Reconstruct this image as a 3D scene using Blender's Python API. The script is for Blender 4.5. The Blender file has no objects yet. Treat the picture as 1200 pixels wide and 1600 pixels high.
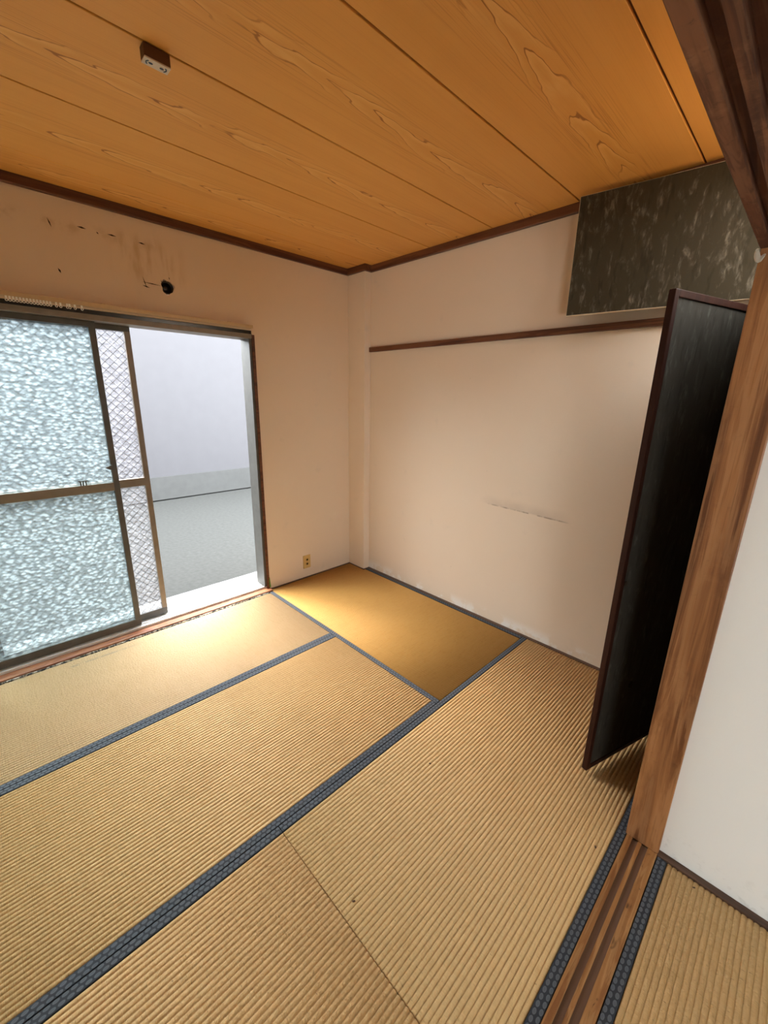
import bpy, bmesh, math, random
from mathutils import Vector, Matrix
random.seed(7)
scene = bpy.context.scene
col = scene.collection

# ------------------------------------------------------------------ camera
cam_d = bpy.data.cameras.new('camera')
cam = bpy.data.objects.new('camera', cam_d); col.objects.link(cam)
cam_d.sensor_fit = 'HORIZONTAL'; cam_d.sensor_width = 36.0
cam_d.lens = 644.79 / 1200.0 * 36.0
cam_d.clip_start = 0.02; cam_d.clip_end = 100
yaw, pitch, roll = 0.79372, -0.27205, 0.01817
fw = Vector((-math.sin(yaw)*math.cos(pitch), math.cos(yaw)*math.cos(pitch), math.sin(pitch)))
rt = Vector((math.cos(yaw), math.sin(yaw), 0)); up = rt.cross(fw)
r2 = rt*math.cos(roll) + up*math.sin(roll); u2 = up*math.cos(roll) - rt*math.sin(roll)
m = Matrix((r2, u2, -fw)).transposed().to_4x4(); m.translation = Vector((2.84627, -2.41136, 1.53332))
cam.matrix_world = m
scene.camera = cam

# ------------------------------------------------------------------ light
SUN_STRENGTH, SKY_STRENGTH, EXPOSURE = 1.15, 5.0, 2.1
world = bpy.data.worlds.new('overcast_sky'); scene.world = world
world.use_nodes = True
wn = world.node_tree.nodes['Background']
wn.inputs[0].default_value = (0.90, 0.96, 1.0, 1); wn.inputs[1].default_value = SKY_STRENGTH
sd = bpy.data.lights.new('sun', 'SUN'); sun = bpy.data.objects.new('sun', sd); col.objects.link(sun)
sd.energy = SUN_STRENGTH; sd.angle = math.radians(20); sd.color = (1.0, 0.93, 0.82)
az = math.atan2(0.33, 1.0); el = math.radians(40)
sdir = Vector((math.cos(az)*math.cos(el), math.sin(az)*math.cos(el), -math.sin(el)))
sun.rotation_euler = sdir.to_track_quat('-Z', 'Y').to_euler()
def portal(name, loc, size, direction):
    d = bpy.data.lights.new(name, 'AREA'); o = bpy.data.objects.new(name, d); col.objects.link(o)
    d.shape = 'RECTANGLE'; d.size, d.size_y = size; d.cycles.is_portal = True
    o.location = loc; o.rotation_euler = Vector(direction).to_track_quat('-Z', 'Z').to_euler()
portal('window_portal', (-0.165, -2.19, 0.98), (2.5, 1.9), (1, 0, 0))
portal('next_room_window_portal', (5.2, -4.42, 0.59), (1.2, 0.98), (0, 1, 0))
vs = scene.view_settings
vs.view_transform = 'Standard'; vs.look = 'None'; vs.gamma = 1; vs.exposure = EXPOSURE; vs.use_curve_mapping = False
scene.cycles.max_bounces = 12; scene.cycles.diffuse_bounces = 7; scene.cycles.transparent_max_bounces = 16

# ------------------------------------------------------------------ helpers
class NT:
    """small node-building helper"""
    def __init__(s, name):
        s.m = bpy.data.materials.new(name); s.m.use_nodes = True
        s.t = s.m.node_tree; s.n = s.t.nodes; s.l = s.t.links
        s.b = s.n['Principled BSDF']; s.out = s.n['Material Output']
    def set(s, sock, v):
        if isinstance(v, bpy.types.NodeSocket): s.l.new(v, sock)
        elif isinstance(v, (tuple, list)) and len(v) == 3 and sock.type == 'RGBA': sock.default_value = (*v, 1)
        else: sock.default_value = v
    def obj(s): return s.n.new('ShaderNodeTexCoord').outputs['Object']
    def map(s, vec, scale=(1,1,1), loc=(0,0,0)):
        n = s.n.new('ShaderNodeMapping'); s.l.new(vec, n.inputs[0])
        n.inputs['Scale'].default_value = scale; n.inputs['Location'].default_value = loc
        return n.outputs[0]
    def sep(s, vec):
        n = s.n.new('ShaderNodeSeparateXYZ'); s.l.new(vec, n.inputs[0]); return n.outputs
    def comb(s, x, y, z):
        n = s.n.new('ShaderNodeCombineXYZ')
        for i, v in enumerate((x, y, z)): s.set(n.inputs[i], v)
        return n.outputs[0]
    def math(s, op, a, b=0.0, c=None, clamp=False):
        n = s.n.new('ShaderNodeMath'); n.operation = op; n.use_clamp = clamp
        s.set(n.inputs[0], a); s.set(n.inputs[1], b)
        if c is not None: s.set(n.inputs[2], c)
        return n.outputs[0]
    def noise(s, vec, scale=5.0, detail=3.0, rough=0.5, dist=0.0):
        n = s.n.new('ShaderNodeTexNoise'); s.l.new(vec, n.inputs['Vector'])
        n.inputs['Scale'].default_value = scale; n.inputs['Detail'].default_value = detail
        n.inputs['Roughness'].default_value = rough; n.inputs['Distortion'].default_value = dist
        return n.outputs[0]
    def voronoi(s, vec, scale=5.0, feature='F1', rnd=1.0):
        n = s.n.new('ShaderNodeTexVoronoi'); s.l.new(vec, n.inputs['Vector']); n.feature = feature
        n.inputs['Scale'].default_value = scale; n.inputs['Randomness'].default_value = rnd
        return n.outputs[0]
    def ramp(s, fac, stops, interp='LINEAR'):
        n = s.n.new('ShaderNodeValToRGB'); s.set(n.inputs[0], fac); e = n.color_ramp.elements
        n.color_ramp.interpolation = interp
        while len(e) < len(stops): e.new(0.5)
        for el_, (p, c) in zip(e, stops):
            el_.position = p; el_.color = (*c, 1) if isinstance(c, tuple) else (c, c, c, 1)
        return n.outputs[0]
    def mix(s, fac, a, b, mode='MIX'):
        n = s.n.new('ShaderNodeMix'); n.data_type = 'RGBA'; n.blend_type = mode
        s.set(n.inputs[0], fac); s.set(n.inputs[6], a); s.set(n.inputs[7], b)
        return n.outputs[2]
    def smooth(s, v, lo, hi):
        n = s.n.new('ShaderNodeMapRange'); n.interpolation_type = 'SMOOTHSTEP'
        s.set(n.inputs[0], v); n.inputs[1].default_value = lo; n.inputs[2].default_value = hi
        return n.outputs[0]
    def bump(s, h, strength=0.3, dist=0.002, normal=None):
        n = s.n.new('ShaderNodeBump'); s.set(n.inputs['Height'], h)
        n.inputs['Strength'].default_value = strength; n.inputs['Distance'].default_value = dist
        if normal is not None: s.l.new(normal, n.inputs['Normal'])
        return n.outputs[0]
    def done(s, color, rough=0.6, normal=None, spec=0.3, metal=0.0):
        s.set(s.b.inputs['Base Color'], color); s.set(s.b.inputs['Roughness'], rough)
        s.set(s.b.inputs['Specular IOR Level'], spec); s.set(s.b.inputs['Metallic'], metal)
        if normal is not None: s.l.new(normal, s.b.inputs['Normal'])
        return s.m

def rect_mask(N, a, b, a0, a1, b0, b1, soft):
    m1 = N.math('MULTIPLY', N.smooth(a, a0-soft, a0+soft), N.math('SUBTRACT', 1.0, N.smooth(a, a1-soft, a1+soft)))
    m2 = N.math('MULTIPLY', N.smooth(b, b0-soft, b0+soft), N.math('SUBTRACT', 1.0, N.smooth(b, b1-soft, b1+soft)))
    return N.math('MULTIPLY', m1, m2)

M = {}
WALL = (0.72, 0.60, 0.47)
def wallpaper(name, base, rough=0.85):
    N = NT(name); o = N.obj()
    n1 = N.noise(o, 1.3, 4, 0.55); n2 = N.noise(o, 9, 3)
    c = N.mix(N.math('MULTIPLY', n1, 0.5), base, tuple(x*y for x, y in zip(base, (0.90, 0.84, 0.76))))
    c = N.mix(N.smooth(n2, 0.62, 0.85), c, tuple(x*0.9 for x in base))
    h = N.math('ADD', N.noise(o, 420, 2), N.math('MULTIPLY', N.noise(o, 60, 3), 0.8))
    return N, o, c, N.bump(h, 0.25, 0.0015), rough
N, o, c, nb, r = wallpaper('wallpaper', WALL); M['wall'] = N.done(c, r, nb, 0.15)
# window wall: aged glue and rust stains around the removed air conditioner
N, o, c, nb, r = wallpaper('wallpaper_stained', (0.70, 0.57, 0.43))
x, y, z = N.sep(o)
st = N.math('MULTIPLY', rect_mask(N, y, z, -1.70, -1.36, 2.16, 2.36, 0.05), N.smooth(N.noise(N.map(o, (1, 9, 2)), 2.2, 4), 0.42, 0.7))
c = N.mix(N.math('MULTIPLY', st, 0.55), c, (0.46, 0.29, 0.12))
st = N.math('MULTIPLY', rect_mask(N, y, z, -2.2, -1.5, 2.315, 2.355, 0.03), N.smooth(N.noise(o, 14, 4), 0.45, 0.7))
c = N.mix(N.math('MULTIPLY', st, 0.5), c, (0.42, 0.27, 0.12))
M['wall_window'] = N.done(c, r, nb, 0.15)
# back wall: scuff line of a removed bed head and flaking paint near the floor
N, o, c, nb, r = wallpaper('wallpaper_scuffed', WALL)
x, y, z = N.sep(o)
line = N.math('ABSOLUTE', N.math('SUBTRACT', z, N.math('MULTIPLY_ADD', x, -0.024, 0.881)))
xm = N.math('MULTIPLY', N.smooth(x, 1.32, 1.5), N.math('SUBTRACT', 1.0, N.smooth(x, 1.86, 1.98)))
lm = N.math('MULTIPLY', N.math('SUBTRACT', 1.0, N.smooth(line, 0.002, 0.006)), N.math('MULTIPLY', xm, N.smooth(N.noise(N.map(o, (14, 1, 1)), 1.6, 4), 0.38, 0.6)))
c = N.mix(N.math('MULTIPLY', lm, 0.8), c, (0.26, 0.20, 0.15))
above = N.math('SUBTRACT', z, N.math('MULTIPLY_ADD', x, -0.024, 0.881))
sm = N.math('MULTIPLY', N.math('MULTIPLY', N.smooth(above, -0.004, 0.006), N.math('SUBTRACT', 1.0, N.smooth(above, 0.0, 0.075))), N.math('MULTIPLY', xm, N.noise(o, 9, 3)))
c = N.mix(N.math('MULTIPLY', sm, 0.75), c, (0.42, 0.33, 0.25))
flake = N.math('MULTIPLY', N.math('SUBTRACT', 1.0, N.smooth(z, 0.015, 0.10)), N.smooth(N.noise(o, 7, 5, 0.65), 0.46, 0.58))
c = N.mix(N.math('MULTIPLY', flake, 0.65), c, (0.80, 0.79, 0.76))
speck = N.smooth(N.noise(N.map(o, (1, 1, 0.45)), 34, 2), 0.76, 0.8)
c = N.mix(N.math('MULTIPLY', speck, 0.28), c, (0.35, 0.28, 0.22))
nb = N.bump(flake, 0.4, 0.004, nb)
M['wall_back'] = N.done(c, r, nb, 0.15)
N, o, c, nb, r = wallpaper('white_wall', (0.80, 0.80, 0.775))
x, y, z = N.sep(o)
d = N.math('MULTIPLY', N.math('SUBTRACT', 1.0, N.smooth(z, 0.02, 0.14)), N.smooth(N.noise(o, 22, 5, 0.7), 0.5, 0.68))
c = N.mix(N.math('MULTIPLY', d, 0.35), (0.80, 0.80, 0.775), (0.40, 0.39, 0.37))
M['white'] = N.done(c, 0.8, nb, 0.2)

def wood(name, base, dark, light, axis, scale=1.0, rough=0.5, wear=0.0, spec=0.35, knots=False):
    N = NT(name); o = N.obj()
    s = [14.0, 14.0, 14.0]; s[axis] = 0.7
    mp = N.map(o, tuple(v*scale for v in s))
    warp = N.noise(N.map(o, tuple((3.0 if i != axis else 0.32)*scale for i in range(3))), 1.0, 2)
    g = N.noise(mp, 1.0, 5, 0.6, 1.2)
    rings = N.math('SINE', N.math('MULTIPLY', N.math('ADD', N.math('MULTIPLY', warp, 3.2), N.math('MULTIPLY', g, 1.2)), 22.0))
    rings = N.math('MULTIPLY_ADD', rings, 0.5, 0.5)
    s2 = [230.0, 230.0, 230.0]; s2[axis] = 5.0
    fine = N.noise(N.map(o, tuple(s2)), 1.0, 2)
    c = N.mix(N.smooth(g, 0.36, 0.62), dark, base)
    c = N.mix(N.math('MULTIPLY', N.smooth(rings, 0.55, 1.0), 0.3), c, light)
    c = N.mix(N.math('MULTIPLY', N.smooth(fine, 0.52, 0.72), 0.35), c, dark)
    if wear:
        w = N.smooth(N.noise(o, 11, 6, 0.7), 0.5, 0.7)
        c = N.mix(N.math('MULTIPLY', w, wear), c, light)
        w2 = N.smooth(N.noise(o, 37, 4, 0.7), 0.58, 0.7)
        c = N.mix(N.math('MULTIPLY', w2, wear), c, tuple(v*0.5 for v in dark))
    if knots:
        kx = N.sep(o)
        k_ = N.math('MULTIPLY', N.smooth(N.noise(N.map(o, (40, 17, 40)), 1.0, 2, 0.5, 0.6), 0.58, 0.68), N.smooth(kx[0], 2.737, 2.742))
        c = N.mix(N.math('MULTIPLY', k_, 0.85), c, (0.07, 0.032, 0.014))
    return N.done(c, rough, N.bump(N.math('ADD', g, N.math('MULTIPLY', fine, 0.4)), 0.25, 0.002), spec)
M['pillar'] = wood('pillar_wood', (0.35, 0.155, 0.058), (0.11, 0.038, 0.013), (0.47, 0.245, 0.11), 2, 1.1, 0.40, 0.12)
M['sill'] = wood('sill_wood', (0.36, 0.17, 0.058), (0.22, 0.088, 0.028), (0.56, 0.33, 0.14), 1, 2.2, 0.5, 0.1, 0.35, True)
M['groove'] = wood('groove_wood', (0.17, 0.098, 0.064), (0.14, 0.078, 0.05), (0.20, 0.12, 0.08), 1, 1.0, 0.6)
M['beam'] = wood('beam_wood', (0.15, 0.052, 0.020), (0.06, 0.020, 0.009), (0.28, 0.135, 0.065), 1, 1.3, 0.7, 0.4)
M['trim_y'] = wood('trim_wood_along', (0.125, 0.042, 0.018), (0.06, 0.02, 0.01), (0.18, 0.07, 0.03), 1, 1.5, 0.45)
M['trim_x'] = wood('trim_wood_across', (0.15, 0.055, 0.022), (0.07, 0.024, 0.011), (0.21, 0.085, 0.038), 0, 1.5, 0.45)
M['base'] = wood('base_strip_wood', (0.11, 0.058, 0.036), (0.06, 0.032, 0.02), (0.15, 0.085, 0.05), 0, 1.5, 0.55)
M['thresh'] = wood('threshold_wood', (0.36, 0.13, 0.055), (0.16, 0.05, 0.025), (0.48, 0.25, 0.13), 1, 1.6, 0.55, 0.3)
M['door_edge'] = wood('door_frame_lacquer', (0.034, 0.010, 0.005), (0.022, 0.007, 0.004), (0.044, 0.014, 0.008), 2, 1.2, 0.55, 0.0, 0.15)

# printed ceiling boards: a flame grain down the middle of each board
N = NT('ceiling_board'); o = N.obj(); x, y, z = N.sep(o)
rnd = N.n.new('ShaderNodeObjectInfo').outputs['Random']
yy = N.math('ADD', y, N.math('MULTIPLY', rnd, 7.3))
wob = N.noise(N.comb(0.0, yy, rnd), 1.7, 2)
u = N.math('ABSOLUTE', N.math('ADD', x, N.math('MULTIPLY_ADD', wob, 0.07, -0.035)))
p = N.math('MULTIPLY', N.math('POWER', N.math('DIVIDE', u, 0.03), 1.25), -0.62)
f = N.math('ADD', N.math('MULTIPLY_ADD', yy, 3.6, 0.0), p)
f = N.math('ADD', f, N.math('MULTIPLY', N.noise(N.comb(N.math('MULTIPLY', x, 9.0), N.math('MULTIPLY', yy, 2.2), rnd), 1.5, 3), 2.6))
fr = N.math('FRACT', f)
cen = N.math('MULTIPLY', N.math('SUBTRACT', 1.0, N.smooth(u, 0.012, 0.075)), N.smooth(N.noise(N.comb(rnd, N.math('MULTIPLY', yy, 3.0), 0.3), 1.0, 2), 0.30, 0.52))
shade = N.ramp(fr, [(0.0, 0.30), (0.05, 0.25), (0.11, 0.68), (0.35, 0.60), (0.8, 0.5), (0.97, 0.5), (1.0, 0.30)])
streak = N.noise(N.comb(N.math('MULTIPLY', x, 260.0), N.math('MULTIPLY', yy, 2.5), rnd), 1.0, 3)
side = N.math('MULTIPLY', N.smooth(u, 0.02, 0.06), N.math('SUBTRACT', 1.0, N.smooth(u, 0.06, 0.15)))
soft = N.noise(N.comb(N.math('MULTIPLY', x, 7.0), N.math('MULTIPLY', yy, 0.8), rnd), 1.5, 3)
base = (0.50, 0.245, 0.068)
c = N.mix(soft, (0.73, 0.37, 0.096), (0.63, 0.295, 0.066))
c = N.mix(N.math('MULTIPLY', cen, N.smooth(shade, 0.5, 0.70)), c, (0.76, 0.42, 0.13))
c = N.mix(N.math('MULTIPLY', cen, N.math('SUBTRACT', 1.0, N.smooth(shade, 0.27, 0.5))), c, (0.33, 0.13, 0.03))
c = N.mix(N.math('MULTIPLY', N.math('MULTIPLY', side, 0.55), N.smooth(streak, 0.52, 0.68)), c, (0.44, 0.18, 0.04))
c = N.mix(N.math('MULTIPLY', N.smooth(streak, 0.45, 0.7), 0.10), c, (0.44, 0.19, 0.045))
M['board'] = N.done(c, 0.5, N.bump(streak, 0.06, 0.001), 0.25)
N = NT('ceiling_gap'); M['gap'] = N.done(N.mix(N.noise(N.obj(), 20), (0.09, 0.034, 0.012), (0.12, 0.046, 0.016)), 0.8)

def tatami(name, a, b, dark, stain=False):
    N = NT(name); o = N.obj(); x, y, z = N.sep(o)
    rush = N.noise(N.map(o, (2.2, 420, 1)), 1.0, 3, 0.6)
    blot = N.noise(o, 2.3, 5, 0.6); mid = N.noise(N.map(o, (16, 60, 1)), 1.0, 3)
    c = N.mix(rush, a, b)
    c = N.mix(N.math('MULTIPLY', N.smooth(mid, 0.45, 0.75), 0.45), c, b)
    c = N.mix(N.math('MULTIPLY', N.smooth(blot, 0.5, 0.8), 0.30), c, dark)
    # rush joints: short dark ticks in the ribs
    tick = N.smooth(N.noise(N.map(o, (60, 260, 1)), 1.0, 1), 0.71, 0.77)
    c = N.mix(N.math('MULTIPLY', tick, 0.5), c, tuple(v*0.35 for v in dark))
    sp = N.smooth(N.noise(o, 45, 1), 0.80, 0.83)
    c = N.mix(N.math('MULTIPLY', sp, 0.6), c, tuple(v*0.25 for v in dark))
    if stain:   # old grey dust line left by a carpet edge, a hand's breadth from the window
        xx = N.math('ADD', x, N.math('MULTIPLY_ADD', N.noise(o, 3.0, 3), 0.05, -0.025))
        ln = N.math('MULTIPLY', rect_mask(N, xx, y, -0.335, -0.318, -0.40, 0.72, 0.010), N.smooth(N.noise(o, 16, 4, 0.6), 0.36, 0.6))
        c = N.mix(N.math('MULTIPLY', ln, 0.6), c, (0.33, 0.27, 0.19))
        ed = N.math('MULTIPLY', N.math('SUBTRACT', 1.0, N.smooth(xx, -0.40, -0.345)), N.smooth(N.noise(o, 9, 4, 0.6), 0.45, 0.65))
        c = N.mix(N.math('MULTIPLY', ed, 0.35), c, (0.42, 0.36, 0.26))
    # the rushes bulge between the stitches of neighbouring ribs
    bead = N.noise(N.map(o, (66, 105, 1)), 1.0, 2)
    b1 = N.bump(bead, 0.55, 0.0046)
    return N.done(c, 0.62, N.bump(rush, 0.5, 0.0016, b1), 0.22)
M['tatami'] = tatami('rush_straw', (0.72, 0.50, 0.25), (0.58, 0.365, 0.155), (0.40, 0.22, 0.07))
M['tatami_pale'] = tatami('rush_bleached', (0.66, 0.475, 0.28), (0.55, 0.37, 0.19), (0.43, 0.27, 0.12), True)
M['tatami_dark'] = tatami('rush_amber', (0.55, 0.315, 0.095), (0.44, 0.225, 0.055), (0.34, 0.155, 0.03))
HW = 0.030
N = NT('border_cloth'); o = N.obj(); x, y, z = N.sep(o)
q = N.math('DIVIDE', x, HW*0.47); row = N.math('FLOOR', q); fx = N.math('FRACT', q)
fy = N.math('FRACT', N.math('ADD', N.math('DIVIDE', y, 0.0197), N.math('MULTIPLY', row, 0.5)))
ex = N.math('POWER', N.math('DIVIDE', N.math('SUBTRACT', fx, 0.5), 0.34), 2.0)
ey = N.math('POWER', N.math('DIVIDE', N.math('SUBTRACT', fy, 0.5), 0.42), 2.0)
ov = N.math('SUBTRACT', 1.0, N.smooth(N.math('ADD', ex, ey), 0.75, 1.15))
inner = N.math('SUBTRACT', 1.0, N.smooth(N.math('ADD', ex, ey), 0.25, 0.5))
wv = N.noise(o, 900, 1)
c = N.mix(ov, (0.024, 0.028, 0.038), (0.112, 0.124, 0.144))
c = N.mix(N.math('MULTIPLY', inner, 0.5), c, (0.076, 0.089, 0.110))
c = N.mix(N.math('MULTIPLY', N.noise(o, 8, 4), 0.3), c, (0.085, 0.095, 0.105))
M['border'] = N.done(c, 0.75, N.bump(N.math('ADD', wv, ov), 0.3, 0.0006), 0.25)
N = NT('border_cloth_worn'); o = N.obj()
c = N.mix(N.smooth(N.noise(o, 60, 5, 0.7), 0.42, 0.6), (0.05, 0.055, 0.06), (0.62, 0.57, 0.48))
M['border_worn'] = N.done(c, 0.85, N.bump(N.noise(o, 90, 4), 0.6, 0.003), 0.15)

def fleck_paper(name, base, light, amt):
    N = NT(name); o = N.obj()
    mp = N.map(o, (26, 26, 9))
    f1 = N.noise(mp, 1.0, 4, 0.65, 0.8); f2 = N.noise(N.map(o, (60, 60, 22)), 1.0, 3, 0.6, 0.5)
    k = N.math('MULTIPLY', N.smooth(f1, 0.46, 0.74), N.smooth(f2, 0.38, 0.70))
    c = N.mix(N.math('MULTIPLY', k, amt), base, light)
    c = N.mix(N.math('MULTIPLY', N.smooth(N.noise(N.map(o, (40, 40, 9)), 1.0, 2), 0.55, 0.7), 0.5), c, tuple(v*0.55 for v in base))
    return N.done(c, 0.85, N.bump(f2, 0.2, 0.001), 0.06)
M['paper'] = fleck_paper('fusuma_paper', (0.040, 0.031, 0.018), (0.17, 0.14, 0.10), 0.9)
M['paper_low'] = fleck_paper('fusuma_paper_plain', (0.044, 0.038, 0.029), (0.11, 0.10, 0.085), 0.7)

def plain(name, c, rough=0.5, spec=0.3, metal=0.0, var=0.12, scale=30, bump=0.1):
    N = NT(name); o = N.obj(); n = N.noise(o, scale, 4)
    cc = N.mix(n, tuple(v*(1-var) for v in c), tuple(min(1, v*(1+var)) for v in c))
    return N.done(cc, rough, N.bump(n, bump, 0.001), spec, metal)
M['alu'] = plain('bronze_aluminium', (0.20, 0.165, 0.125), 0.45, 0.5, 0.35, 0.25, 18)
M['alu_dark'] = plain('dark_aluminium', (0.085, 0.082, 0.075), 0.5, 0.5, 0.3, 0.3, 18)
M['alu_white'] = plain('pale_aluminium', (0.72, 0.72, 0.70), 0.4, 0.5, 0.0, 0.1, 40)
M['rail'] = plain('curtain_rail_enamel', (0.50, 0.36, 0.20), 0.45, 0.4, 0.0, 0.12)
M['runner'] = plain('runner_plastic', (0.86, 0.83, 0.76), 0.4)
M['outlet'] = plain('aged_ivory_plastic', (0.56, 0.37, 0.13), 0.45)
M['outlet_in'] = plain('aged_socket_plastic', (0.46, 0.29, 0.09), 0.45)
M['black'] = plain('black_plastic', (0.012, 0.010, 0.009), 0.25, 0.5)
M['soot'] = plain('dark_scratch', (0.035, 0.022, 0.014), 0.9, 0.1)
M['rose_side'] = plain('brown_bakelite', (0.085, 0.036, 0.014), 0.5)
M['rose_face'] = plain('ivory_plastic', (0.55, 0.47, 0.36), 0.45)
M['putty'] = plain('off_white_putty', (0.52, 0.47, 0.38), 0.8)
M['green'] = plain('green_tape', (0.12, 0.24, 0.04), 0.7, 0.2, 0, 0.5, 60)
M['leaf_edge'] = plain('cream_edge', (0.62, 0.50, 0.33), 0.6)
M['concrete'] = plain('concrete_ground', (0.20, 0.197, 0.193), 0.9, 0.1, 0, 0.25, 14, 0.4)
M['soil'] = plain('dark_asphalt', (0.036, 0.036, 0.034), 0.95, 0.1, 0, 0.3, 25, 0.4)
M['render'] = plain('pale_render', (0.060, 0.058, 0.062), 0.9, 0.1, 0, 0.06, 6, 0.2)
M['plinth'] = plain('grey_plinth', (0.05, 0.05, 0.049), 0.9, 0.1, 0, 0.15, 10, 0.3)
M['ext_win'] = plain('far_window_glass', (0.20, 0.21, 0.22), 0.12, 0.5, 0, 0.05)
M['plywood'] = wood('closet_plywood', (0.42, 0.27, 0.13), (0.30, 0.18, 0.08), (0.50, 0.34, 0.18), 2)
M['subfloor'] = wood('subfloor_boards', (0.30, 0.20, 0.11), (0.20, 0.12, 0.06), (0.38, 0.26, 0.15), 1)

def glass(name, tint, trans, fog, wire, depth):
    N = NT(name); o = N.obj()
    cell = N.voronoi(N.map(o, (1, 0.8, 1.3)), 48, 'F1')
    wav = N.noise(N.map(o, (1, 0.8, 1.2)), 40, 3, 0.6, 0.8)
    h = N.math('ADD', cell, N.math('MULTIPLY', wav, 1.3))
    nb = N.bump(h, 0.9, 0.012)
    dark = N.smooth(N.math('ADD', N.math('MULTIPLY', cell, 0.9), N.math('MULTIPLY', wav, 0.6)), 0.45, 0.95)
    tc = N.mix(dark, trans, tuple(v*depth for v in trans))
    fc = N.mix(dark, tint, tuple(v*0.6 for v in tint))
    x, y, z = N.sep(o)
    if wire:
        a = N.math('FRACT', N.math('DIVIDE', N.math('ADD', y, z), 0.046)); b = N.math('FRACT', N.math('DIVIDE', N.math('SUBTRACT', y, z), 0.046))
        ln = N.math('MAXIMUM', N.math('SUBTRACT', 1.0, N.smooth(N.math('ABSOLUTE', N.math('SUBTRACT', a, 0.5)), 0.03, 0.055)),
                    N.math('SUBTRACT', 1.0, N.smooth(N.math('ABSOLUTE', N.math('SUBTRACT', b, 0.5)), 0.03, 0.055)))
        tc = N.mix(N.math('MULTIPLY', ln, 0.55), tc, (0.05, 0.05, 0.05)); fc = N.mix(N.math('MULTIPLY', ln, 0.55), fc, (0.08, 0.08, 0.08))
    tr = N.n.new('ShaderNodeBsdfTransparent'); N.set(tr.inputs[0], tc)
    tl = N.n.new('ShaderNodeBsdfTranslucent'); N.set(tl.inputs[0], fc); N.l.new(nb, tl.inputs['Normal'])
    gl = N.n.new('ShaderNodeBsdfGlossy'); gl.inputs['Roughness'].default_value = 0.12; N.l.new(nb, gl.inputs['Normal'])
    m1 = N.n.new('ShaderNodeMixShader'); m1.inputs[0].default_value = fog
    N.l.new(tr.outputs[0], m1.inputs[1]); N.l.new(tl.outputs[0], m1.inputs[2])
    m2 = N.n.new('ShaderNodeMixShader'); m2.inputs[0].default_value = 0.06
    N.l.new(m1.outputs[0], m2.inputs[1]); N.l.new(gl.outputs[0], m2.inputs[2])
    N.l.new(m2.outputs[0], N.out.inputs[0]); N.n.remove(N.b)
    return N.m
M['glass_in'] = glass('hammered_glass', (0.92, 1.0, 1.0), (0.90, 1.0, 1.0), 0.10, False, 0.60)
M['glass_out'] = glass('wired_glass', (0.98, 0.98, 1.0), (0.98, 0.98, 1.0), 0.05, True, 0.86)

# ------------------------------------------------------------------ mesh helpers
def add_box(bm, x0, x1, y0, y1, z0, z1):
    v = [bm.verts.new(p) for p in ((x0,y0,z0),(x1,y0,z0),(x1,y1,z0),(x0,y1,z0),(x0,y0,z1),(x1,y0,z1),(x1,y1,z1),(x0,y1,z1))]
    for f in ((0,3,2,1),(4,5,6,7),(0,1,5,4),(1,2,6,5),(2,3,7,6),(3,0,4,7)): bm.faces.new([v[i] for i in f])
def add_prism(bm, prof, axis, a0, a1):
    """extrude a closed 2-D profile along axis (0,1,2); profile is given in the two other axes in order"""
    def P(p, a):
        q = list(p); q.insert(axis, a); return bm.verts.new(q)
    A = [P(p, a0) for p in prof]; B = [P(p, a1) for p in prof]; n = len(prof)
    for i in range(n): bm.faces.new((A[i], A[(i+1) % n], B[(i+1) % n], B[i]))
    bm.faces.new(A[::-1]); bm.faces.new(B)
def build(name, bm, mat, parent=None, loc=None, bevel=0.0, smooth=False, fix=True):
    if fix: bmesh.ops.recalc_face_normals(bm, faces=bm.faces)
    if bevel: bmesh.ops.bevel(bm, geom=list(bm.edges), offset=bevel, segments=2, affect='EDGES', profile=0.6)
    me = bpy.data.meshes.new(name); bm.to_mesh(me); bm.free()
    for mm in (mat if isinstance(mat, (list, tuple)) else [mat]): me.materials.append(mm)
    if smooth:
        for p_ in me.polygons: p_.use_smooth = True
    ob = bpy.data.objects.new(name, me); col.objects.link(ob)
    if parent: ob.parent = parent
    if loc is not None: ob.location = loc
    return ob
def box(name, b, mat, parent=None, bevel=0.0, loc=None):
    bm = bmesh.new(); add_box(bm, *b); return build(name, bm, mat, parent, loc, bevel)
def boxes(name, bs, mat, parent=None, bevel=0.0):
    bm = bmesh.new()
    for b in bs: add_box(bm, *b)
    return build(name, bm, mat, parent, None, bevel)
def tag(o_, label, cat, group=None, kind=None):
    o_['label'] = label; o_['category'] = cat
    if group: o_['group'] = group
    if kind: o_['kind'] = kind
    return o_
def struct(o_, label, cat): return tag(o_, label, cat, None, 'structure')
def empty(name, loc, rz=0.0):
    e = bpy.data.objects.new(name, None); col.objects.link(e); e.location = loc; e.rotation_euler = (0, 0, rz)
    e.empty_display_size = 0.05
    return e

H = 2.50
YE = -3.60            # far end of the mat room, behind the camera
XK0, XK1 = 2.668, 2.767   # sliding-door track between the two rooms
WY = -0.9345          # white wall of the next room
XN, YN = 6.20, -4.40  # next room limits

# ------------------------------------------------------------------ room shell
struct(boxes('floor', [(-0.02, XN, YN, 0.0, -0.14, -0.06)], M['subfloor']), 'wooden subfloor under the tatami mats', 'floor')

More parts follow.
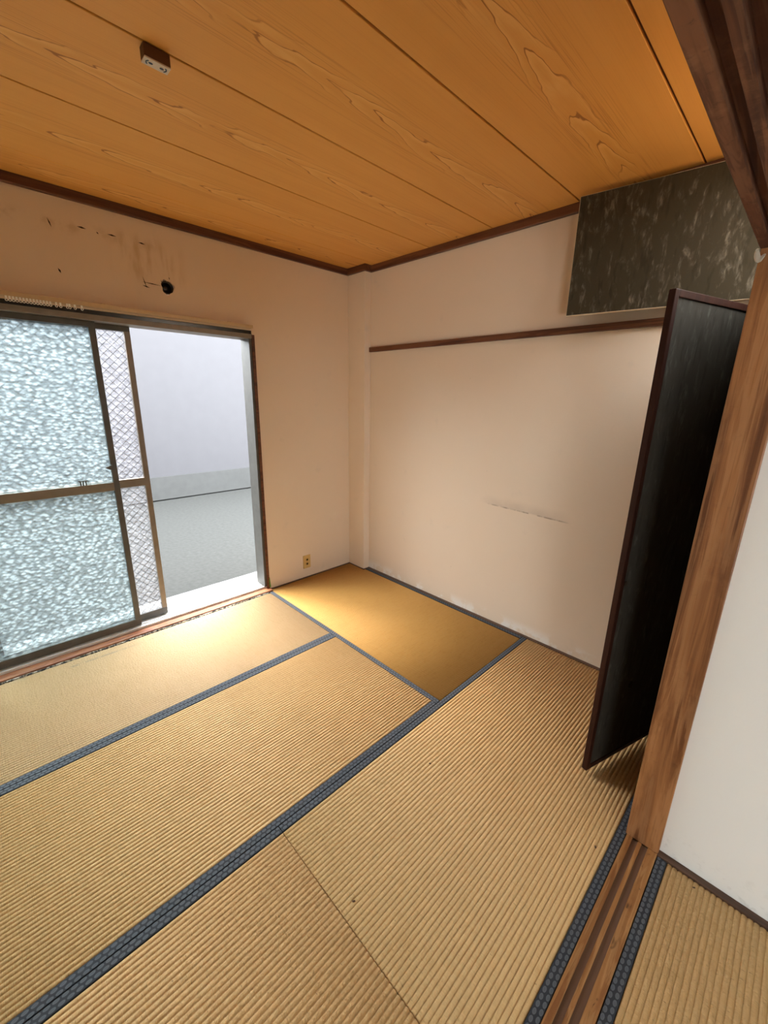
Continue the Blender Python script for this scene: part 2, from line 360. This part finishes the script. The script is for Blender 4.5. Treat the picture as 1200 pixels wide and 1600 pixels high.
WY0, WY1, WZ0, WZ1 = -3.46, -0.925, 0.0, 1.957     # window opening in the left wall
bm = bmesh.new()
TW = 0.16
add_box(bm, -TW, 0, WY1, 0.12, -0.06, H+0.06)
add_box(bm, -TW, 0, YE-0.1, WY0, -0.06, H+0.06)
add_box(bm, -TW, 0, WY0, WY1, -0.06, -0.02)
HY, HZ, HS = -1.444, 2.136, 0.075                  # pipe hole
add_box(bm, -TW, 0, WY0, HY-HS, WZ1, H+0.06); add_box(bm, -TW, 0, HY+HS, WY1, WZ1, H+0.06)
add_box(bm, -TW, 0, HY-HS, HY+HS, WZ1, HZ-HS); add_box(bm, -TW, 0, HY-HS, HY+HS, HZ+HS, H+0.06)
n = 32; rim = []; sq = []; back = []
for i in range(n):
    a = 2*math.pi*i/n; rr = 0.036*(1+0.10*math.sin(3*a+1)+0.06*math.sin(7*a))
    rim.append(bm.verts.new((0, HY+rr*math.cos(a), HZ+rr*math.sin(a)*1.08)))
    back.append(bm.verts.new((-TW, HY+rr*math.cos(a), HZ+rr*math.sin(a)*1.08)))
    t = HS/max(abs(math.cos(a)), abs(math.sin(a)))
    sq.append(bm.verts.new((0, HY+t*math.cos(a), HZ+t*math.sin(a))))
for i in range(n):
    j = (i+1) % n
    bm.faces.new((rim[i], rim[j], sq[j], sq[i])); bm.faces.new((rim[j], rim[i], back[i], back[j]))
wl = struct(build('wall_left', bm, M['wall_window']), 'beige papered wall with the sliding window and a pipe hole', 'wall')
# dark nail scratches, cracks around the hole
def scratch(y0, z0, y1, z1, w):
    w *= 0.62
    d = Vector((y1-y0, z1-z0)); nrm = Vector((-d.y, d.x)).normalized()*w/2
    bm = bmesh.new(); mid = Vector(((y0+y1)/2, (z0+z1)/2)) + nrm*0.4
    prof = [(y0, z0), (mid.x-nrm.x*1.4, mid.y-nrm.y*1.4), (y1, z1), (mid.x+nrm.x, mid.y+nrm.y)]
    add_prism(bm, prof, 0, -0.0006, 0.0010)
    build('scratch', bm, M['soot'], wl)
for a in ((-1.975, 2.355, -1.962, 2.315, 0.008), (-1.855, 2.347, -1.815, 2.344, 0.011), (-1.772, 2.342, -1.762, 2.334, 0.008),
          (-1.722, 2.344, -1.680, 2.342, 0.010), (-1.575, 2.340, -1.540, 2.336, 0.010), (-1.965, 2.135, -1.955, 2.112, 0.012),
          (-1.575, 2.170, -1.558, 2.112, 0.006), (-1.580, 2.142, -1.476, 2.137, 0.006), (-1.580, 2.124, -1.542, 2.116, 0.009),
          (-1.432, 2.193, -1.429, 2.178, 0.006), (-1.478, 2.172, -1.474, 2.150, 0.005)):
    scratch(*a)
# black pipe sleeve in the hole
sl = empty('pipe_sleeve', (-0.10, HY, HZ))
bm = bmesh.new(); n = 28; rings = []
for xx, rr in ((0.0, 0.030), (0.075, 0.033), (0.088, 0.036), (0.090, 0.030), (0.03, 0.026)):
    rings.append([bm.verts.new((xx, rr*math.cos(2*math.pi*i/n), rr*math.sin(2*math.pi*i/n))) for i in range(n)])
for a, b in zip(rings, rings[1:]):
    for i in range(n): bm.faces.new((a[i], a[(i+1) % n], b[(i+1) % n], b[i]))
build('sleeve', bm, M['black'], sl, smooth=True)
bm = bmesh.new(); ring2 = [[bm.verts.new((0.045+dx, rr*math.cos(2*math.pi*i/n), rr*math.sin(2*math.pi*i/n))) for i in range(n)] for dx, rr in ((0, 0.027), (0.016, 0.020), (0.020, 0.008))]
for a, b in zip(ring2, ring2[1:]):
    for i in range(n): bm.faces.new((a[i], a[(i+1) % n], b[(i+1) % n], b[i]))
bm.faces.new(ring2[-1])
build('plug', bm, M['black'], sl, smooth=True)
tag(sl, 'round black pipe sleeve set in the hole above the window', 'pipe sleeve')

wb = struct(boxes('wall_back', [(0.0, XK0+0.04, 0, 0.12, -0.06, H+0.06)], M['wall_back']), 'long beige papered wall behind the amber mat, with picture rail', 'wall')
struct(box('wall_column', (0, 0.207, -0.065, 0, 0, H), M['wall'], None, 0.003), 'narrow plastered column in the room corner', 'column')
struct(boxes('wall_front', [(-0.16, XK0, YE-0.1, YE, -0.06, H+0.06)], M['wall']), 'plain end wall of the mat room facing the back wall', 'wall')
# wall above the track beam and the closet front
struct(boxes('wall_right', [(2.685, 2.75, YE, -0.953, 1.94, H+0.06)], M['wall']), 'strip of wall above the track beam between the rooms', 'wall')
closet = boxes('wall_closet', [(3.55, 3.62, WY, 0.12, -0.06, H+0.06), (XK0+0.04, 3.55, 0, 0.12, -0.06, H+0.06), (XK0, 3.55, -0.85, -0.0, 1.925, 1.945)], M['plywood'])
struct(closet, 'plywood closet shell behind the papered doors', 'closet')
struct(boxes('wall_closet_jamb', [(XK0, XK1, -0.15, 0.0, 0.0, 1.885), (XK0, XK1, -0.03, 0.0, 1.945, H), (XK0+0.01, XK1-0.01, -0.85, -0.03, 2.485, H)], M['trim_x']), 'dark wooden jamb of the closet beside the back wall', 'jamb')
# next room
struct(boxes('wall_next_room', [(XK1-0.02, XN, WY, WY+0.06, -0.06, H+0.06)], M['white']), 'plain white wall right of the wooden pillar', 'wall')
struct(boxes('wall_next_room_side', [(XN, XN+0.1, YN-0.1, WY+0.06, -0.06, H+0.06)], M['white']), 'white side wall of the next room', 'wall')
NW0, NW1 = 4.6, 5.8
struct(boxes('wall_next_room_window', [(2.6, NW0, YN-0.1, YN, -0.06, H+0.06), (NW1, XN, YN-0.1, YN, -0.06, H+0.06), (NW0, NW1, YN-0.1, YN, 1.08, H+0.06), (NW0, NW1, YN-0.1, YN, -0.06, 0.1)], M['white']), 'white wall of the next room with a wide window opening', 'wall')
struct(boxes('wall_next_room_end', [(2.60, XK1-0.01, YN, YE, -0.06, H+0.06)], M['white']), 'short white wall at the end of the track', 'wall')
struct(boxes('ceiling_next_room', [(2.75, XN, YN, WY+0.06, H, H+0.06)], M['white']), 'plain white ceiling of the next room', 'ceiling')

# ------------------------------------------------------------------ ceiling boards
ceil = struct(boxes('ceiling', [(-0.0, 2.70, YE, 0.0, H+0.008, H+0.06)], M['gap']), 'ceiling of wide wood-grain boards', 'ceiling')
edges = [0.0, 0.275, 0.801, 1.282, 1.787, 2.301, 2.70]
for i, (a, b) in enumerate(zip(edges, edges[1:])):
    g = 0.0040 if i else 0.0014
    bm = bmesh.new(); hw = (b-a)/2; l0 = g if i else 0; r0 = g if i < 5 else 0
    if i == 0: r0 = 0.0014
    if i == 1: l0 = 0.0014
    c0 = 0.0015
    prof = [(-hw+l0, H+0.009), (-hw+l0, H+c0), (-hw+l0+c0, H), (hw-r0-c0, H), (hw-r0, H+c0), (hw-r0, H+0.009)]
    add_prism(bm, prof, 1, YE, -0.0)
    build('board', bm, M['board'], ceil, (a+hw, 0, 0))

# ------------------------------------------------------------------ trims
def trim_prof(d, h0, h1, sgn=1):
    return [(0, h0), (sgn*d*0.85, h0), (sgn*d, h0+0.004), (sgn*d, h1), (0, h1)]
T0, T1, TD = H-0.044, H, 0.022
bm = bmesh.new(); add_prism(bm, trim_prof(TD, T0, T1), 1, YE, -0.065-TD)
struct(build('trim_1', bm, M['trim_y']), 'dark wooden ceiling trim above the window wall', 'trim')
bm = bmesh.new(); add_box(bm, 0, 0.207+TD, -0.065-TD, -0.065, T0, T1); add_box(bm, 0.207, 0.207+TD, -0.065, -TD, T0, T1)
struct(build('trim_2', bm, M['trim_x']), 'dark wooden ceiling trim stepping around the corner column', 'trim')
bm = bmesh.new(); add_prism(bm, trim_prof(TD, T0, T1, -1), 0, 0.207, XK0)
struct(build('trim_3', bm, M['trim_x']), 'dark wooden ceiling trim along the back wall', 'trim')
box('trim_4', (0.2075, XK0, -0.020, 0, 1.879, 1.914), M['trim_x'], None, 0.002)
struct(bpy.data.objects['trim_4'], 'reddish brown picture rail across the back wall', 'picture rail')
struct(box('baseboard_back', (0.207, XK0, -0.022, 0, -0.06, 0.004), M['base']), 'thin brown floor strip along the back wall', 'baseboard')
struct(box('baseboard_left', (0, 0.012, -0.90, -0.066, -0.06, 0.004), M['base']), 'thin dark floor strip under the outlet', 'baseboard')
struct(boxes('baseboard_column', [(0.012, 0.207, -0.077, -0.0655, -0.06, 0.004), (0.2075, 0.219, -0.077, -0.022, -0.06, 0.004)], M['base']), 'thin dark floor strip around the column foot', 'baseboard')
struct(box('baseboard_next_room', (XK1, XN, WY-0.024, WY, -0.06, 0.006), M['base'], None, 0.0015), 'dark brown floor strip under the white wall', 'baseboard')

# ------------------------------------------------------------------ sliding door track (sill), beam and pillar
sx = (2.669, 2.688, 2.706, 2.7175, 2.737, 2.766)
sill = empty('sill', (0, 0, 0))
struct(sill, 'grooved wooden sliding door sill between the mats', 'sill')
gd = -0.0045
prof = [(sx[0], -0.06), (sx[0], 0.002), (sx[1], 0.002), (sx[1], gd), (sx[2], gd), (sx[2], 0.002), (sx[3], 0.002), (sx[3], gd), (sx[4], gd), (sx[4], 0.002), (sx[5], 0.002), (sx[5], -0.06)]
def prism_xz(name, prof, y0, y1, mat, parent=None):
    bm = bmesh.new(); add_prism(bm, prof, 1, y0, y1); return build(name, bm, mat, parent)
prism_xz('sill_board', prof, YE, -0.9535, M['sill'], sill)
for a, b in ((1, 2), (3, 4)):
    bm = bmesh.new(); add_box(bm, sx[a]+0.0006, sx[b]-0.0006, YE, -0.9535, gd-0.001, gd+0.0008); build('groove_liner', bm, M['groove'], sill)
beam = empty('lintel', (0, 0, 0))
struct(beam, 'worn dark brown grooved lintel beam over the sill', 'beam')
kb = 1.899; kd = 0.017
prof = [(2.662, 1.945), (2.662, kb+0.002), (2.664, kb), (2.684, kb), (2.684, kb+kd), (2.702, kb+kd), (2.702, kb), (2.716, kb), (2.716, kb+kd), (2.737, kb+kd), (2.737, kb), (2.765, kb), (2.767, kb+0.002), (2.767, 1.945)]
prism_xz('beam_timber', prof, YE, -0.9535, M['beam'], beam)
pil = box('pillar', (2.664, 2.7675, -0.953, -0.850, 0.0, H), M['pillar'], None, 0.003)
struct(pil, 'orange brown wooden pillar at the end of the sill', 'pillar')
# torn off-white putty where the lintel meets the pillar
bm = bmesh.new(); n = 10; path = []
for i in range(n+1):
    t = i/n; path.append((Vector((2.6585+0.016*t**1.5, -0.9575-0.001*t, 1.897-0.026*math.sin(min(1, t*1.25)*math.pi/2)+0.012*max(0, t-0.6)*2.5)), 0.0022+0.0045*math.sin(math.pi*min(1, t*0.85+0.1))))
prev = None
for P_, rr in path:
    rg = [bm.verts.new(P_+Vector((rr*math.cos(k*math.pi/4), 0.35*rr*math.sin(k*math.pi/4), rr*math.sin(k*math.pi/4)))) for k in range(8)]
    if prev:
        for k in range(8): bm.faces.new((prev[k], prev[(k+1) % 8], rg[(k+1) % 8], rg[k]))
    prev = rg
build('putty_bead', bm, M['putty'], beam, smooth=True)

# ------------------------------------------------------------------ tatami
def mat_mesh(w, l, h=0.055, pitch=0.0152):
    bm = bmesh.new(); nr = int(round(w/pitch)); k = 8; xs = []
    for i in range(nr*k+1):
        u_ = (i % k)/k if i < nr*k else 0.0
        zz = -0.0047*(1-abs(math.sin(math.pi*u_))**0.5)
        xs.append((-w/2 + w*i/(nr*k), zz))
    A = [bm.verts.new((x_, -l/2, z_)) for x_, z_ in xs]; B = [bm.verts.new((x_, l/2, z_)) for x_, z_ in xs]
    for i in range(len(xs)-1): f_ = bm.faces.new((A[i], A[i+1], B[i+1], B[i])); f_.smooth = True
    top = set(bm.faces)
    a0, a1 = bm.verts.new((-w/2, -l/2, -h)), bm.verts.new((w/2, -l/2, -h)); b0, b1 = bm.verts.new((-w/2, l/2, -h)), bm.verts.new((w/2, l/2, -h))
    bm.faces.new((a0, b0, b1, a1)); bm.faces.new((A[0], B[0], b0, a0)); bm.faces.new((B[-1], A[-1], a1, b1))
    bm.faces.new([a0, a1]+A[::-1]); bm.faces.new([b1, b0]+B)
    return bm
def tatami_mat(label, x0, x1, y0, y1, mat, along='y', left=True, right=True):
    """left/right: woven border on the -x / +x long side of the mat in its own frame (long axis = local y)"""
    cx, cy = (x0+x1)/2, (y0+y1)/2
    w, l = (x1-x0, y1-y0) if along == 'y' else (y1-y0, x1-x0)
    root = empty('tatami_mat', (cx, cy, -0.06), 0 if along == 'y' else -math.pi/2)
    tag(root, label, 'tatami mat', 'tatami mats')
    zt = 0.06
    wi = w - (HW if left else 0) - (HW if right else 0); ox = (HW if left else 0)/2 - (HW if right else 0)/2
    bm = mat_mesh(wi-0.001, l-0.003)
    s = build('woven_top', bm, mat, root, (ox, 0, zt), fix=False)
    for side, on_ in ((-1, left), (1, right)):
        if not on_: continue
        bm = bmesh.new(); e = 0.0007
        prof = [(e, -0.055), (e, -0.001), (0.0022, 0.0008), (HW-0.0022, 0.0010), (HW-0.0004, 0.0002), (HW-0.0004, -0.055)]
        add_prism(bm, prof, 1, -l/2+0.0015, l/2-0.0015)
        b_ = build('border', bm, M['border'], root, (-w/2 if side < 0 else w/2, 0, zt))
        if side > 0: b_.rotation_euler = (0, 0, math.pi)
    return root
X1, X2 = 0.884, 1.7647
Y1 = -0.9395
tatami_mat('dark amber tatami mat in the corner below the outlet', 0.0125, X2-0.001, Y1, -0.0775+0.055, M['tatami_dark'], 'x', True, True)
tatami_mat('sun-bleached straw tatami mat along the window sill', 0.063, X1, -2.765, Y1, M['tatami_pale'], 'y', False, True)
tatami_mat('straw tatami mat between the window-side mat and the mats along the sill', X1, X2, -2.765, Y1, M['tatami'], 'y')
tatami_mat('straw tatami mat under the open closet door', X2, XK0, -1.8655, -0.0225, M['tatami'], 'y')
tatami_mat('straw tatami mat butted to the mat under the closet door by a borderless seam', X2, XK0, YE+0.01, -1.8655, M['tatami'], 'y')
tatami_mat('straw tatami mat lying crosswise against the end wall', 0.062, X2, YE+0.005, -2.765, M['tatami'], 'x')
tatami_mat('straw tatami mat beside the white wall in the next room', XK1, 3.68, -2.80, WY-0.025, M['tatami'], 'y')
tatami_mat('straw tatami mat in the next room beyond the mat at the sill', 3.68, 4.60, -2.80, WY-0.025, M['tatami'], 'y')
tatami_mat('straw tatami mat in the next room against the side wall', 4.60, 5.52, -2.80, WY-0.025, M['tatami'], 'y')
tatami_mat('straw tatami mat in the next room below its window', XK1, 5.52, -3.72, -2.80, M['tatami'], 'x')

# ------------------------------------------------------------------ window
win = empty('window_1', (0, (WY0+WY1)/2, 0)); win_l = win.location.copy()
struct(win, 'sliding window of hammered glass, slid open at its right half', 'window')
def wpart(name, b, mat, parent, bevel=0.0015):
    """box in world coordinates under a parent placed at the window's base"""
    x0, x1, y0, y1, z0, z1 = b; off = win_l
    return box(name, (x0-off.x, x1-off.x, y0-off.y, y1-off.y, z0-off.z, z1-off.z), mat, parent, bevel)
wpart('frame_head', (-0.13, 0.004, WY0, WY1, 1.905, 1.934), M['alu'], win)
wpart('head_groove', (-0.13, -0.006, WY0, WY1, 1.934, WZ1), M['black'], win)
wpart('frame_jamb', (-0.13, -0.004, WY1-0.022, WY1, 0.03, 1.905), M['alu_dark'], win)
wpart('frame_jamb', (-0.13, -0.004, WY0, WY0+0.022, 0.03, 1.905), M['alu'], win)
wpart('frame_sill', (-0.16, -0.018, WY0, WY1, -0.02, 0.027), M['alu_white'], win)
for xr in (-0.052, -0.102):
    wpart('track_rib', (xr-0.002, xr+0.002, WY0+0.022, WY1-0.022, 0.027, 0.033), M['alu_white'], win)
def sash(xc, y0, y1, z0, z1, glass_m, lock):
    h = 0.014; fr = wpart('sash_frame', (xc-h, xc+h, y0, y1, z0, z0+0.046), M['alu_dark'], win)
    fr.name = 'bottom_rail'
    wpart('top_rail', (xc-h, xc+h, y0, y1, z1-0.030, z1), M['alu_dark'], win)
    wpart('middle_rail', (xc-h-0.001, xc+h+0.003, y0+0.031, y1-0.031, 0.958, 1.008), M['alu'], win)
    wpart('stile', (xc-h, xc+h, y1-0.031, y1, z0+0.046, z1-0.030), M['alu_dark'] if lock else M['alu'], win)
    wpart('stile', (xc-h, xc+h, y0, y0+0.031, z0+0.046, z1-0.030), M['alu_dark'], win)
    wpart('glass_pane', (xc-0.002, xc+0.002, y0+0.026, y1-0.026, z0+0.04, 0.965), glass_m, win, 0)
    wpart('glass_pane', (xc-0.002, xc+0.002, y0+0.026, y1-0.026, 1.0, z1-0.026), glass_m, win, 0)
sash(-0.052, -2.718, -1.836, 0.034, 1.905, M['glass_in'], True)
sash(-0.052, -3.436, -2.720, 0.034, 1.905, M['glass_in'], True)  # unseen extra sash, added with the wider opening for more daylight on the mats
sash(-0.102, -2.545, -1.655, 0.034, 1.905, M['glass_out'], False)
# finger latch on the stile and the small stopper standing on the middle rail
bm = bmesh.new(); add_prism(bm, [(-0.035, 0), (-0.006, 0.012), (0.004, 0.012), (0.004, -0.014), (-0.008, -0.014)], 0, 0.0, 0.018)
lt = build('latch', bm, M['alu_dark'], win, (-0.040, -1.865-win_l.y, 1.10))
stp = empty('rail_stopper', (-0.045, -2.015, 1.008))
for k in (-1, 0, 1): box('post', (-0.004, 0.004, k*0.013-0.003, k*0.013+0.003, 0, 0.022), M['alu_dark'], stp)
box('bar', (-0.004, 0.004, -0.024, 0.024, 0.022, 0.028), M['alu_dark'], stp, 0.001)
tag(stp, 'small dark three-legged stopper standing on the window middle rail', 'window stopper')
# wooden threshold with flaking white edge
struct(box('trim_5', (-0.018, 0.048, WY0, WY1+0.02, -0.06, 0.012), M['thresh'], None, 0.003), 'reddish weathered wooden threshold under the sliding window', 'threshold')
def ragged(name, x0, x1, y0, y1, z, amp, mat, parent=None, seg=90, zamp=0.002):
    bm = bmesh.new(); L = []; Rr = []; r_ = random.Random(3)
    for i in range(seg+1):
        y_ = y0+(y1-y0)*i/seg; a = amp*(r_.random()-0.5); b = amp*(r_.random()-0.5)*1.6
        zz = z+zamp*r_.random()
        L.append((x0+a, y_, zz)); Rr.append((x1+b, y_, zz*0.9))
    lo = [(p[0], p[1], -0.05) for p in L], [(p[0], p[1], -0.05) for p in Rr]
    V = [[bm.verts.new(p) for p in q] for q in (L, Rr, lo[1], lo[0])]
    for i in range(seg):
        for q in range(4): bm.faces.new((V[q][i], V[q][i+1], V[(q+1) % 4][i+1], V[(q+1) % 4][i]))
    for i in (0, seg): bm.faces.new([V[q][i] for q in range(4)])
    return build(name, bm, mat, parent)
wo = ragged('worn_border_strip', 0.0515, 0.0575, -3.44, -0.945, 0.003, 0.005, M['border_worn'])
tag(wo, 'frayed grey border strip between window threshold and bleached mat', 'cloth strip')
# peeled wallpaper lip and green tape at the window jamb
struct(box('trim_6', (-0.004, 0.006, WY1-0.004, WY1+0.016, 0.012, 1.93), M['trim_y']), 'dark wooden window jamb strip at the wall edge', 'trim')
bm = bmesh.new(); y_ = WY1+0.016
prof = [(y_-0.012, 0.50), (y_-0.004, 0.30), (y_+0.004, 0.10), (y_+0.02, 0.10), (y_+0.02, 0.50)]
tp = []
bm.free()
bm = bmesh.new(); add_prism(bm, [(WY1+0.014, 0.018), (WY1+0.026, 0.022), (WY1+0.022, 0.058), (WY1+0.018, 0.105), (WY1+0.012, 0.075)], 0, 0.0, 0.0085)
g_ = build('tape', bm, M['green'], bpy.data.objects['trim_6'])
# curtain rail
cr = empty('curtain_rail', (0, -1.80, 1.974))
tag(cr, 'beige double curtain rail with white runners above the window', 'curtain rail')
def rail_prof(x0): return [(x0, -0.010), (x0, 0.010), (x0+0.018, 0.010), (x0+0.018, -0.010), (x0+0.012, -0.010), (x0+0.012, -0.006), (x0+0.0155, -0.006), (x0+0.0155, 0.007), (x0+0.0025, 0.007), (x0+0.0025, -0.006), (x0+0.006, -0.006), (x0+0.006, -0.010)]
for x0 in (0.010, 0.036):
    bm = bmesh.new(); add_prism(bm, rail_prof(x0), 1, -1.62, 0.86); build('track', bm, M['rail'], cr)
for yb in (-0.7, 0.0, 0.7): box('bracket', (0.0, 0.05, yb-0.01, yb+0.01, 0.0105, 0.014), M['rail'], cr)
ys = [-0.395+0.0128*i for i in range(14)] + [-0.205, -0.188, -0.160, -0.150, -0.128, -0.098]
bm = bmesh.new(); add_box(bm, -0.004, 0.004, -0.0035, 0.0035, -0.020, -0.004)
t_ = 12
for i in range(t_):
    a, b = 2*math.pi*i/t_, 2*math.pi*(i+1)/t_
run0 = None
for yq in ys:
    if run0 is None:
        for i in range(t_):
            a, b = 2*math.pi*i/t_, 2*math.pi*(i+1)/t_
            q = [bm.verts.new((xx, rr*math.cos(an), -0.027+rr*math.sin(an))) for an in (a, b) for rr in (0.0035, 0.0062) for xx in (-0.0015, 0.0015)]
            for f_ in ((0, 1, 5, 4), (2, 6, 7, 3), (0, 4, 6, 2), (1, 3, 7, 5)): bm.faces.new([q[k] for k in f_])
        run0 = build('runner', bm, M['runner'], cr, (0.045, yq, 0)); continue
    c_ = run0.copy(); col.objects.link(c_); c_.parent = cr; c_.location = (0.045, yq, 0)

# ------------------------------------------------------------------ closet doors (papered, hinged)
def door(name, hinge, free, z0, z1, th, frame, paper, edge, label, tilt=0.0):
    hx, hy = hinge; dx, dy = free[0]-hx, free[1]-hy; L = math.hypot(dx, dy)
    root = empty(name, (hx, hy, z0), math.atan2(dy, dx)); root.rotation_euler[1] = tilt
    hgt = z1-z0
    if frame:
        f = frame; t = th/2
        box('panel', (f-0.004, L-f+0.004, -t+0.005, t-0.005, f-0.004, hgt-f+0.004), paper, root)
        box('stile', (0, f, -t, t, 0, hgt), edge, root, 0.003)
        box('stile', (L-f, L, -t, t, 0, hgt), edge, root, 0.003)
        box('rail', (f, L-f, -t+0.001, t-0.001, 0, f), edge, root, 0.002)
        box('rail', (f, L-f, -t+0.001, t-0.001, hgt-f, hgt), edge, root, 0.002)
    else:
        t = th/2
        box('panel', (0.0, L, -t, t, 0, hgt), edge, root, 0.001)
        for s in (-1, 1):
            y0, y1 = sorted((s*t, s*(t+0.0012)))
            box('paper_facing', (0.004, L-0.0025, y0, y1, 0.003, hgt-0.002), paper, root)
    struct(root, label, 'door')
    return root
d1 = door('door_1', (2.652, -0.165), (2.456, -0.806), 0.02, 1.868, 0.022, 0.022, M['paper_low'], M['door_edge'], 'tall dark papered closet door with brown frame, standing ajar')
d2 = door('door_2', (2.62, -0.014), (1.837, -0.130), 1.947, 2.472, 0.018, 0, M['paper'], M['leaf_edge'], 'dark flecked upper cupboard door swung open against the back wall', 0.0)
bm = bmesh.new(); add_prism(bm, [(0.461+0.013*math.cos(a*math.pi/8), 0.357+0.016*math.sin(a*math.pi/8)) for a in range(16)], 1, 0.0058, 0.0072)
build('finger_catch', bm, M['black'], d1)
box('latch_notch', (0.636, 0.650, 0.0105, 0.0125, 0.855, 0.869), M['soot'], d1)
for zz in (0.3, 1.55):
    box('hinge', (-0.006, 0.012, -0.018, -0.0112, zz, zz+0.08), M['alu_dark'], d1)
for zz in (0.06, 0.42):
    box('hinge', (-0.012, 0.010, -0.016, -0.0103, zz, zz+0.05), M['alu_dark'], d2)

d3 = empty('door_light_block', (2.697, -3.05, 0.0))  # unseen sliding door, added to screen the left wall from next-room daylight
box('panel', (-0.006, 0.006, -0.44, 0.44, 0.024, 1.87), M['paper'], d3)
for b in ((-0.008, 0.008, -0.47, -0.44, -0.0035, 1.897), (-0.008, 0.008, 0.44, 0.47, -0.0035, 1.897)): box('stile', b, M['door_edge'], d3)
for b in ((-0.008, 0.008, -0.44, 0.44, -0.0035, 0.024), (-0.008, 0.008, -0.44, 0.44, 1.87, 1.897)): box('rail', b, M['door_edge'], d3)
struct(d3, 'unseen dark papered sliding door added in the track to block next-room light', 'door')

# ------------------------------------------------------------------ small fittings
ol = empty('wall_outlet', (0, -0.545, 0.085))
box('cover_plate', (0.0, 0.008, -0.036, 0.036, 0, 0.118), M['outlet'], ol, 0.003)
for zc in (0.040, 0.078):
    bm = bmesh.new(); add_prism(bm, [(0.017*math.cos(a*math.pi/10), zc+0.014*math.sin(a*math.pi/10)) for a in range(20)], 0, 0.0082, 0.0105)
    s_ = build('socket', bm, M['outlet_in'], ol)
    bm = bmesh.new(); add_prism(bm, [(0.0085*math.cos(a*math.pi/8), zc+0.0085*math.sin(a*math.pi/8)) for a in range(16)], 0, 0.0106, 0.0112)
    build('slot', bm, M['black'], s_)
tag(ol, 'yellowed double wall outlet low on the window wall', 'outlet')

cs = empty('ceiling_socket', (1.268, -1.838, H-0.036))
box('body', (-0.017, 0.017, -0.036, 0.036, 0.004, 0.0358), M['rose_side'], cs, 0.002)
fc = box('face_plate', (-0.017, 0.017, -0.036, 0.036, 0, 0.004), M['rose_face'], cs, 0.0015)
for s in (-1, 1):
    bm = bmesh.new()
    pts = [(0.011*math.sin(a), s*(0.018+0.011*math.cos(a))) for a in [(-1.1+0.22*k) for k in range(11)]]
    pts += [(0.0075*math.sin(a), s*(0.018+0.0075*math.cos(a))) for a in [(1.1-0.22*k) for k in range(11)]]
    add_prism(bm, pts, 2, -0.0008, 0.0002); build('slot', bm, M['black'], cs)
    bm = bmesh.new(); add_prism(bm, [(0.004*math.cos(a*math.pi/6), s*0.015+0.006*math.sin(a*math.pi/6)) for a in range(12)], 2, -0.0008, 0.0002); build('terminal_hole', bm, M['black'], cs)
tag(cs, 'brown boxy ceiling lamp socket with pale slotted face', 'lamp socket')

def crumb(x, y, size, ang, seed):
    r_ = random.Random(seed); bm = bmesh.new(); n = 7
    for zz, k in ((0.0, 1.0), (0.0018, 0.8), (0.0032, 0.35)):
        ring = [bm.verts.new((size*k*math.cos(2*math.pi*i/n)*(0.8+0.4*r_.random()), 0.55*size*k*math.sin(2*math.pi*i/n)*(0.8+0.4*r_.random()), zz)) for i in range(n)]
        if zz == 0.0: bm.faces.new(ring)
        else:
            for i in range(n): bm.faces.new((prev_[i], prev_[(i+1) % n], ring[(i+1) % n], ring[i]))
        prev_ = ring
    bm.faces.new(prev_)
    c_ = build('crumb', bm, M['rose_side'], None, (x, y, -0.0005)); c_.rotation_euler = (0, 0, ang)
    return c_
tag(crumb(2.137, -1.816, 0.0065, 0.9, 1), 'small brown crumb on the straw mat beside the borderless seam', 'crumb')
tag(crumb(1.976, -1.247, 0.0055, 0.2, 2), 'small brown crumb on the mat under the closet door, nearest its blue-grey border', 'crumb')
tag(crumb(2.605, -1.086, 0.0060, 1.9, 3), 'small brown crumb on the mat beside the foot of the pillar', 'crumb')
tag(crumb(2.878, -0.984, 0.0045, 0.5, 4), 'tiny dark crumb on the mat against the white wall strip', 'crumb')

# ------------------------------------------------------------------ outside the window
struct(boxes('ground', [(-6.0, -0.165, -8.0, 4.0, -0.30, -0.08)], M['soil']), 'dark asphalt ground outside the window', 'ground')
struct(boxes('apron', [(-0.50, -0.165, -8.0, 4.0, -0.08, -0.05)], M['concrete']), 'pale concrete apron along the outside of the window', 'paving')
struct(boxes('wall_light_block', [(-1.7, -0.17, -3.75, -3.62, -0.08, 2.5)], M['render']), 'unseen grey wall added outside beyond the window end to block sky light', 'wall')  # unseen wall, added to keep side skylight off the far corner
nbh = empty('neighbour_house', (-4.0, -1.0, -0.06))
tag(nbh, 'pale rendered house wall outside the open window', 'house')
box('wall', (-0.4, 0, -7, 5, 0.35, 2.6), M['render'], nbh)
box('plinth', (-0.4, 0.03, -7, 5, 0, 0.35), M['plinth'], nbh)
